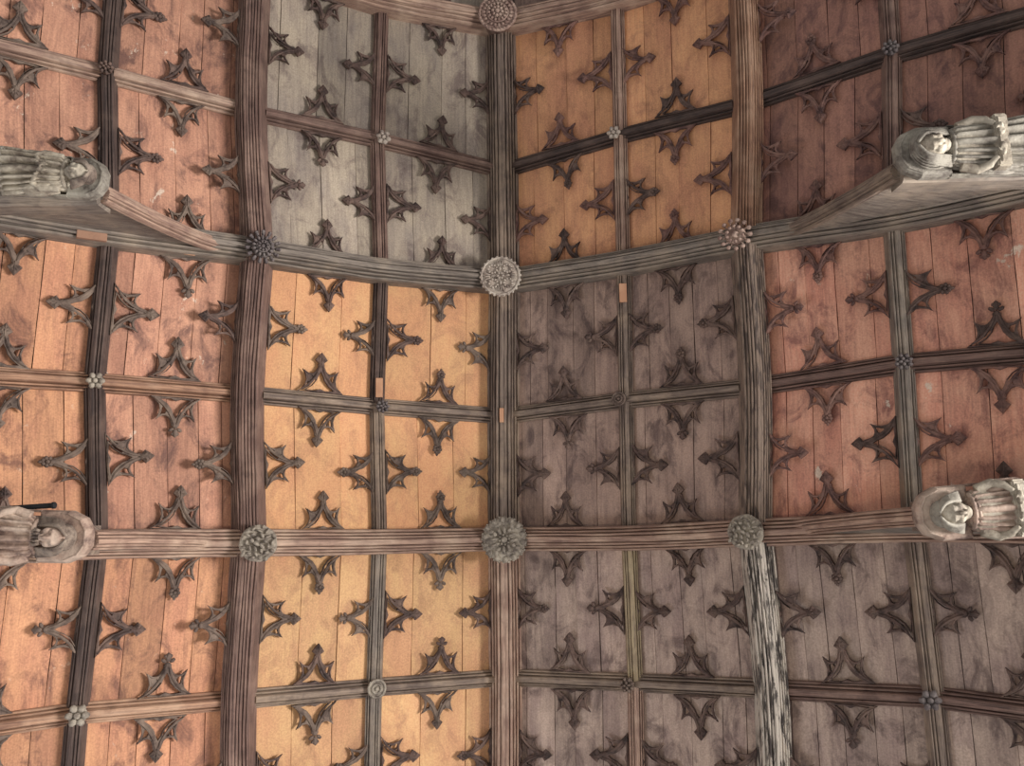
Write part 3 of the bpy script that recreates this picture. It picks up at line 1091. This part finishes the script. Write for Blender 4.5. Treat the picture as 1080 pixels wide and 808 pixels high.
SMALL = [('m01', 'L2', 112, 73, 'knot', 8, 'trac_dark', 'dark small boss on the rib crossing above the pale robed figure, top bay'),
         ('m01', 'Lm', 404, 146, 'flower', 8, 'boss_pale', 'small pale flower boss amid the four grey panels'),
         ('m01', 'Rm', 648, 141, 'flower', 7.5, 'boss_pale', 'small pale boss amid the four rust-orange panels'),
         ('m01', 'R2', 939, 52, 'knot', 9, 'boss_dark', 'small brown boss amid the four dark red panels of the top bay'),
         ('m12', 'L2', 101, 402, 'flower', 9, 'boss_grey', 'small grey-green flower boss amid pink-brown panels of the middle bay'),
         ('m12', 'Lm', 403, 429, 'knot', 7, 'boss_dark', 'small dark knot boss amid the four golden panels of the middle bay'),
         ('m12', 'Rm', 653, 421, 'button', 7.5, 'trac_grey', 'small grey ring boss amid the four dark brown panels of the middle bay'),
         ('m12', 'R2', 953, 382, 'knot', 9, 'boss_dark', 'small brown boss amid the four salmon-red panels of the middle bay'),
         ('m23', 'L2', 82, 754, 'flower', 11, 'boss_grey', 'grey petalled boss amid orange-brown panels of the bottom bay'),
         ('m23', 'Lm', 397, 726, 'button', 9.5, 'boss_grey', 'round grey boss amid the pale golden panels of the bottom bay'),
         ('m23', 'Rm', 662, 722, 'knot', 7.5, 'trac_grey', 'small worn boss under the straw yellow rib of the bottom bay'),
         ('m23', 'R2', 981, 738, 'flower', 10, 'boss_dark', 'small dark flower boss on the outer rib crossing of the bottom bay, dark slope')]
for s in SMALL:
    place_boss(*s, major=False)


# ------------------------------------------------------------------ hammer beams, braces and carved figures
def frame_matrix(p, x, down):
    x = x.normalized()
    z = (down - x * down.dot(x)).normalized()
    y = z.cross(x)
    return Matrix(((x.x, y.x, z.x, p.x), (x.y, y.y, z.y, p.y), (x.z, y.z, z.z, p.z), (0, 0, 0, 1)))


def box_bm(bm, c, s, rot=None, bev=0.0):
    b2 = bmesh.new()
    bmesh.ops.create_cube(b2, size=1.0)
    for v in b2.verts:
        v.co = Vector((v.co.x * s[0], v.co.y * s[1], v.co.z * s[2]))
    if bev:
        bmesh.ops.bevel(b2, geom=b2.edges[:], offset=bev, segments=2, affect='EDGES')
    for v in b2.verts:
        v.co = (rot @ v.co if rot else v.co) + Vector(c)
    m = bpy.data.meshes.new('t')
    b2.to_mesh(m)
    b2.free()
    bm.from_mesh(m)
    bpy.data.meshes.remove(m)


def loft(bm, stations, n=48):
    """stations: (x, cy, cz, ry, rz, fold_amp, folds, phase); z points out of the timber towards the viewer"""
    prev = None
    for (x, cy, cz, ry, rz, amp, k, ph) in stations:
        ring = []
        for i in range(n):
            a = 2 * PI * i / n
            ca, sa = math.cos(a), math.sin(a)
            e = 0.8
            ux = math.copysign(abs(ca) ** e, ca)
            uz = math.copysign(abs(sa) ** e, sa)
            f = 1 + amp * (abs(math.sin(k * a * 0.5 + ph)) * 2 - 1.1) * (1 if sa > -0.3 else 0.2)
            ring.append(bm.verts.new((x, cy + ry * ux * (1 + (f - 1) * 0.5), cz + rz * uz * f)))
        if prev:
            for i in range(n):
                bm.faces.new((prev[i], prev[(i + 1) % n], ring[(i + 1) % n], ring[i]))
        else:
            bm.faces.new(ring[::-1])
        prev = ring
    bm.faces.new(prev)


def carved_figure(base, head, down, L, W, style, mats, label):
    """a robed figure carved in the round, lying under the timber: x towards the head, z out towards the floor"""
    mrobe, mskin, mhair, mback = mats
    root = empty('carved_figure', base)
    root.matrix_world = frame_matrix(base, head - base, down)
    tag(root, label, 'carved figure', 'carved figures under the beam ends')
    hx = L * 0.80                              # centre of the head
    hr = W * 0.25
    # one continuous body: trunk, neck, head with face, arms and hands
    bm = bmesh.new()
    loft(bm, [(L * .06, 0, .05, W * .30, .07, 0, 1, 0), (L * .30, 0, .06, W * .32, .09, 0, 1, 0), (L * .55, 0, .07, W * .36, .10, 0, 1, 0), (L * .64, 0, .07, W * .34, .085, 0, 1, 0),
              (L * .69, 0, .07, W * .14, .055, 0, 1, 0), (L * .74, 0, .08, W * .11, .055, 0, 1, 0)], 24)

    def facef(th, ph):                         # local: x up the face, y across, z outwards
        return 1.0
    blob(bm, (hx, 0, .10), hr * 1.22, hr * 0.90, hr * 1.05, 22, 16)
    blob(bm, (hx - hr * .95, 0, .10 + hr * .25), hr * .42, hr * .50, hr * .55, 12, 8)           # chin
    blob(bm, (hx + hr * .18, 0, .10 + hr * .90), hr * .16, hr * .62, hr * .20, 12, 8)           # brow
    blob(bm, (hx - hr * .22, 0, .10 + hr * 1.12), hr * .34, hr * .15, hr * .26, 10, 8)          # nose
    for s in (-1, 1):
        blob(bm, (hx - hr * .30, s * hr * .46, .10 + hr * .78), hr * .30, hr * .26, hr * .26, 10, 8)   # cheeks
        blob(bm, (hx + hr * .02, s * hr * .36, .10 + hr * .92), hr * .10, hr * .17, hr * .12, 10, 8)   # eyes
        blob(bm, (hx - hr * .05, s * hr * .93, .10 + hr * .15), hr * .28, hr * .10, hr * .20, 8, 6)    # ears
    for dz in (0, 1):
        blob(bm, (hx - hr * (.60 + .13 * dz), 0, .10 + hr * .98), hr * .07, hr * .28, hr * .12, 10, 6)  # lips
    # arms bent across the chest, hands with five fingers each
    for s in (-1, 1):
        if style in ('praying', 'scroll'):
            tube(bm, [Vector((L * .60, s * W * .36, .08)), Vector((L * .44, s * W * .41, .12)), Vector((L * .38, s * W * .33, .15)), Vector((L * .43, s * W * .12, .19))],
                 [W * .10, W * .09, W * .075, W * .05], 10)
            hc = Vector((L * .46, s * W * .07, .20))
            blob(bm, hc, W * .075, W * .035, .030, 10, 8)
            for f in range(4):
                fy = s * W * (.03 + .026 * f)
                ln = (.13, .15, .14, .11)[f] * W * 1.25
                tube(bm, [hc + Vector((W * .03, fy - hc.y, .012)), hc + Vector((W * .03 + ln * .6, (fy - hc.y) * .9, .018)), hc + Vector((W * .03 + ln, (fy - hc.y) * .8, .012))],
                     [W * .017, W * .016, W * .011], 7)
            tube(bm, [hc + Vector((0, -s * W * .02, .02)), hc + Vector((W * .05, -s * W * .055, .03)), hc + Vector((W * .09, -s * W * .05, .03))], [W * .02, W * .018, W * .012], 7)
        else:
            tube(bm, [Vector((L * .60, s * W * .36, .08)), Vector((L * .50, s * W * .46, .11)), Vector((L * .44, s * W * .42, .16)), Vector((L * .40, s * W * .30, .20))],
                 [W * .10, W * .09, W * .07, W * .05], 10)
            hc = Vector((L * .375, s * W * .24, .222))
            blob(bm, hc, W * .05, W * .07, .028, 10, 8)
            for f in range(4):
                fx = W * (-.045 + .03 * f)
                ln = (.09, .115, .12, .10)[f] * W * 1.2
                tube(bm, [hc + Vector((fx, -s * W * .04, .010)), hc + Vector((fx, -s * (W * .04 + ln * .6), .020)), hc + Vector((fx, -s * (W * .04 + ln), .008))],
                     [W * .017, W * .016, W * .011], 7)
            tube(bm, [hc + Vector((W * .03, 0, .012)), hc + Vector((W * .085, -s * W * .03, .018)), hc + Vector((W * .10, -s * W * .07, .016))], [W * .02, W * .018, W * .012], 7)
    me = bm_mesh(bm)
    me = baked(me, [('REMESH', dict(mode='VOXEL', voxel_size=0.0075, use_smooth_shade=True)), ('SMOOTH', dict(iterations=1, factor=0.4))])
    me.materials.clear()
    link_mesh('body', me, MAT[mskin], root)
    # robe with deep straight folds, open to the chest
    bm = bmesh.new()
    st = []
    for i in range(15):
        t = i / 14
        x = L * (.03 + .60 * t)
        flare = 1.0 + 0.10 * math.cos(t * PI)
        amp = 0.42 - 0.16 * t if style != 'smooth' else 0.2
        wv = 0.5 * math.sin(t * 2.5) + (0.35 * math.sin(t * 6) if style == 'long_hair' else 0)
        st.append((x, 0, .055 + .012 * math.sin(t * 3), W * (.44 - .06 * t) * flare, .125 - .02 * t, amp, 17, wv))
    st.append((L * .66, 0, .065, W * .26, .085, .08, 17, 0.3))
    st.append((L * .685, 0, .07, W * .17, .065, .04, 17, 0.3))
    loft(bm, st, 150)
    for v in bm.verts:
        v.co.z += noise.noise(v.co * 9) * 0.008
        v.co.y += noise.noise(v.co * 7 + Vector((3, 1, 2))) * 0.006
    link_mesh('robe', bm_mesh(bm, True), MAT[mrobe], root)
    # hanging sleeve and hem drapery
    bm = bmesh.new()
    for s in (-1, 1):
        for k in range(4):
            tube(bm, [Vector((L * .58, s * W * (.30 + .03 * k), .10 - .02 * k)), Vector((L * .45, s * W * (.36 + .035 * k), .125 - .02 * k)), Vector((L * .30, s * W * (.40 + .02 * k), .12 - .025 * k)),
                      Vector((L * (.14 + .03 * k), s * W * (.36 + .03 * k), .08 - .02 * k))], [.018, .030, .032, .014], 8)
    ringx = [Vector((L * .655, W * .30 * math.cos(a), .07 + .085 * math.sin(a))) for a in [PI * k / 12 for k in range(13)]]
    tube(bm, ringx, [.014] + [.02] * 11 + [.014], 8)
    if style == 'smooth':
        tube(bm, [v + Vector((-.03, 0, .006)) for v in ringx], [.01] + [.014] * 11 + [.01], 8)
    link_mesh('sleeve_drapery', bm_mesh(bm, True), MAT[mrobe], root)
    # hair in heavy locks either side of the face
    bm = bmesh.new()
    nl = 6
    for s in (-1, 1):
        for k in range(nl):
            t = k / (nl - 1)
            y0 = hr * (0.15 + 0.55 * t)
            tip = -0.9 if style in ('praying', 'smooth') else -1.7
            pts = [Vector((hx + hr * (1.15 - .25 * t), s * y0 * .7, .10 + hr * (.80 - .3 * t))),
                   Vector((hx + hr * (.55 - .1 * t), s * (hr * (.72 + .28 * t)), .10 + hr * (.72 - .45 * t))),
                   Vector((hx - hr * .25, s * (hr * (.86 + .40 * t)), .10 + hr * (.55 - .5 * t))),
                   Vector((hx + hr * tip * (.8 + .1 * k / nl), s * hr * (.80 + .62 * t), .10 + hr * (.25 - .4 * t)))]
            tube(bm, catmull(pts, 4), [hr * (.10 + .06 * math.sin(i / 12 * PI)) for i in range(13)], 7)
    blob(bm, (hx + hr * .55, 0, .09), hr * .80, hr * .98, hr * .85, 16, 10)
    if style == 'hood':
        for k in range(4):
            rr_ = hr * (1.15 + .13 * k)
            pts = [Vector((hx + rr_ * 1.02 * math.sin(a) - .01 * k, rr_ * math.cos(a), .14 - .022 * k)) for a in [(-.25 + 1.5 * j / 14) * PI for j in range(15)]]
            pts = [p for p in pts]
            tube(bm, pts, [hr * .06] + [hr * .09] * 13 + [hr * .06], 7)
    link_mesh('hair', bm_mesh(bm, True), MAT[mhair], root)
    if style in ('long_hair',):
        bm = bmesh.new()
        for k in range(5):
            y = (k - 2) * hr * .22
            tube(bm, [Vector((hx - hr * .75, y, .10 + hr * .95)), Vector((hx - hr * 1.15, y * 1.25, .10 + hr * .85)), Vector((hx - hr * 1.6, y * .8, .10 + hr * .6))], [hr * .10, hr * .12, hr * .04], 7)
        link_mesh('beard', bm_mesh(bm, True), MAT[mhair], root)
    # carved canopy behind the head and block under the feet
    bm = bmesh.new()
    pts = []
    for x, y in ((.62, .50), (.84, .50), (.95, .37), (1.0, .16), (1.0, -.16), (.95, -.37), (.84, -.50), (.62, -.50)):
        pts.append((x * L, y * W))
    lv = []
    for z, k in ((-.06, .96), (.0, .96), (.03, .90), (.045, .80)):
        cx0 = .8 * L
        lv.append([bm.verts.new((cx0 + (x - cx0) * k, y * k, z)) for x, y in pts])
    for A, B in zip(lv, lv[1:]):
        for i in range(8):
            bm.faces.new((A[i], A[(i + 1) % 8], B[(i + 1) % 8], B[i]))
    bm.faces.new(lv[0][::-1])
    bm.faces.new(lv[-1])
    for k in range(1):
        q = .84 - .12 * k
        cpts = [Vector((.8 * L + (x - .8 * L) * q, y * q, .078)) for x, y in pts[1:7]]
        tube(bm, [p - Vector((0, 0, .036)) for p in cpts], .010, 6)
    o = link_mesh('canopy', bm_mesh(bm), MAT[mback], root)
    bm = bmesh.new()
    box_bm(bm, (L * .035, 0, .06), (L * .07, W * .98, .25), bev=.014)
    box_bm(bm, (L * .085, 0, .02), (L * .035, W * .90, .13), bev=.010)
    for s in (-1, 1):
        box_bm(bm, (L * .35, s * W * .46, -.01), (L * .60, W * .05, .09), bev=.012)
    link_mesh('plinth', bm_mesh(bm), MAT[mback], root)
    if style == 'hood' or style == 'smooth':
        bm = bmesh.new()
        box_bm(bm, (L * .36, 0, .150), (L * .095, W * .98, .12), bev=.014)
        box_bm(bm, (L * .36, 0, .212), (L * .055, W * .84, .02), bev=.006)
        link_mesh('tablet', bm_mesh(bm), MAT[mskin], root)
    return root


def tri_plate(bm, outline, y0, y1):
    a = [bm.verts.new((x, y0, z)) for x, z in outline]
    b = [bm.verts.new((x, y1, z)) for x, z in outline]
    bm.faces.new(a)
    bm.faces.new(b[::-1])
    n = len(a)
    for i in range(n):
        bm.faces.new((a[i], b[i], b[(i + 1) % n], a[(i + 1) % n]))


def hammer(r, s, tip_px, fig_base_px, fig_head_px, zt, W, style, mats, label, hm, bm_mat, zf=None, fdown=None):
    """horizontal hammer beam under the rafter, the arched brace springing from it, and the figure under its end"""
    sg = -1 if s == 'L' else 1
    tip = unproject(*tip_px, zt)
    n2, n3, n1 = NODE[(r, s + '2')], NODE[(r, s + '3')], NODE[(r, s + '1')]
    yb = tip.y
    # hammer beam
    xo = sg * 5.9
    prof = [(-.115, -.16), (-.115, .05), (-.10, .075), (-.085, .08), (-.075, .10), (-.05, .115), (.05, .115), (.075, .10), (.085, .08), (.10, .075), (.115, .05), (.115, -.16)]
    path = catmull([Vector((tip.x + sg * 0.02, yb, tip.z)), Vector((xo, yb + (n3.y - n2.y) * .5, tip.z))], 12)
    hb = member('hammer_beam', path, prof, Vector((0, 0, -1)), hm, 0.006)
    tag(hb, label[1], 'hammer beam', 'hammer beams with carved figures', 'thing')
    # solid spandrel between hammer beam and rafter: plate with a hollow-curved lower edge
    P2 = tip.copy()
    zr = lambda x: np.interp(abs(x), [XS['1'], XS['2'], XS['3']], [ZS['1'], ZS['2'], ZS['3']]) + CAM.z
    x1 = n1.x + sg * 0.12
    z1 = n1.z - 0.30
    curve = []
    for i in range(13):
        t = i / 12
        x = P2.x + (x1 - P2.x) * t
        tz = 1 - (1 - t) ** 1.9
        z = (P2.z - 0.02) + (z1 - P2.z + 0.02) * tz
        y = yb + (n1.y - yb) * t
        curve.append(Vector((x, y, z)))
    top = []
    for i in range(13):
        c = curve[i]
        f = (abs(c.x) - abs(n1.x)) / (abs(n2.x) - abs(n1.x))
        base_ = n1 + (n2 - n1) * f
        top.append(Vector((c.x, base_.y, max(base_.z - 0.10, c.z + 0.02))))
    path2 = curve
    th = 0.055
    bm = bmesh.new()
    A = [[bm.verts.new(c + Vector((0, o_, 0))) for o_ in (-th, th)] for c in curve]
    B = [[bm.verts.new(c + Vector((0, o_, 0))) for o_ in (-th, th)] for c in top]
    # continue the plate outwards above the hammer beam
    ext_c = Vector((xo, yb, tip.z + .05))
    ext_t = n3 + (n3 - n2) * ((abs(xo) - abs(n3.x)) / (abs(n3.x) - abs(n2.x)))
    A.insert(0, [bm.verts.new(ext_c + Vector((0, o_, 0))) for o_ in (-th, th)])
    B.insert(0, [bm.verts.new(Vector((xo, ext_t.y, ext_t.z - .1)) + Vector((0, o_, 0))) for o_ in (-th, th)])
    for i in range(len(A) - 1):
        bm.faces.new((A[i][0], A[i + 1][0], B[i + 1][0], B[i][0]))
        bm.faces.new((A[i][1], B[i][1], B[i + 1][1], A[i + 1][1]))
        bm.faces.new((A[i][0], A[i][1], A[i + 1][1], A[i + 1][0]))
        bm.faces.new((B[i][0], B[i + 1][0], B[i + 1][1], B[i][1]))
    bm.faces.new((A[0][0], B[0][0], B[0][1], A[0][1]))
    bm.faces.new((A[-1][0], A[-1][1], B[-1][1], B[-1][0]))
    o0 = curve[6].copy()
    for v in bm.verts:
        v.co -= o0
    me = bm_mesh(bm)
    ul = me.uv_layers.new(name='UVMap')
    for lp in me.loops:
        co = me.vertices[lp.vertex_index].co
        ul.data[lp.index].uv = (co.x * 1.1 + co.z * .5, co.z * .9 - co.x * .35 + co.y)
    br = link_mesh('arched_brace', me, MAT['oak_slate'])
    br.location = o0
    tag(br, label[2], 'arched brace', 'arched braces', 'thing')
    # moulded lower edge of the brace
    eprof = rolls([(.078, -.03), (.078, .012)], [(.064, .034, .010), (.036, .052, .010), (.009, .062, .014)], 0.018)
    member('edge_moulding', [c - o0 for c in path2], eprof, Vector((sg * .0, 0, -1)), bm_mat, 0.004, parent=br)
    # figure
    if zf is None:
        zf = (zt - .18, zt - .18)
    b = unproject(*fig_base_px, zf[0])
    h = unproject(*fig_head_px, zf[1])
    L = (h - b).length
    fd = fdown or Vector((0, 0, -1))
    carved_figure(b, h, fd, L, W, style, mats, label[0])


hammer('T1', 'L', (110, 205), (7, 184), (113, 189), 6.85, 0.36, 'praying', ('fig_pale', 'fig_pale', 'fig_hair', 'fig_grey'),
       ('pale robed figure with dark hair and pleated gown, middle beam, golden slope', 'grey hammer beam behind the pale pleated figure, middle cross beam', 'slate grey brace curving from the pale pleated figure to the dark daisy boss'),
       'oak_slate', 'oak_pink')
hammer('T2', 'L', (98, 570), (-52, 563), (97, 567), 6.85, 0.42, 'long_hair', ('fig_brown', 'fig_brown', 'fig_hair', 'fig_brown'),
       ('brown carved figure with long striped hair, under the black metal bar', 'grey hammer beam behind the brown long-haired figure, bottom cross beam', 'pale brace edge running from the long-haired figure to the crumpled-leaf boss'),
       'oak_grey', 'oak_pink')
hammer('T1', 'R', (945, 182), (1100, 156), (943, 162), 6.85, 0.45, 'hood', ('fig_grey', 'fig_pale', 'fig_grey', 'fig_grey'),
       ('grey hooded figure holding an upright tablet, middle beam, dark slope', 'dark grey hammer beam behind the hooded figure, middle cross beam', 'slate grey brace curving from the hooded figure to the berry boss'),
       'oak_slate', 'oak_grey')
hammer('T2', 'R', (968, 545), (1118, 531), (965, 544), 6.85, 0.43, 'smooth', ('fig_brown', 'fig_pale', 'fig_grey', 'fig_brown'),
       ('round-headed pale figure with whitened face, bottom beam, dark slope', 'brown hammer beam behind the whitened round-headed figure, bottom cross beam', 'brown brace running from the round-headed figure to the oval foliage boss'),
       'oak_grey', 'oak_pink')
# top cross beam: hammer beams outside the frame are left out

# the pale block let into the rafter end beside the rib
patch_on(CROSS[('T1', 'L')], 97, 246, 7.70, Vector((-1, 0, -0.65)), 0.26, 0.13, 'oak_tan', thick=0.05)

# black metal bar above the long-haired figure
bm = bmesh.new()
pa = unproject(-60, 541, 6.75)
pb = unproject(57, 533, 6.75)
tube(bm, catmull([pa, pb], 4), [0.021] * 5, 14)
for v in bm.verts:
    v.co -= pb
bar = link_mesh('metal_bar', bm_mesh(bm), MAT['metal'])
bar.location = pb
tag(bar, 'thin black metal bar lying beside the brown long-haired carved figure', 'bar')
bm = bmesh.new()
dirb = (pb - pa).normalized()
tube(bm, [-dirb * 0.012, dirb * 0.006, dirb * 0.012], [0.027, 0.027, 0.022], 14)
link_mesh('end_cap', bm_mesh(bm), MAT['metal'], bar)
for q in (0.25, 0.75):
    bm = bmesh.new()
    c = (pa - pb) * q
    tube(bm, [c, c + Vector((0, 0.05, 0.05)), c + Vector((0, 0.14, 0.06))], [0.010, 0.010, 0.010], 8)
    link_mesh('mounting_clip', bm_mesh(bm), MAT['metal'], bar)
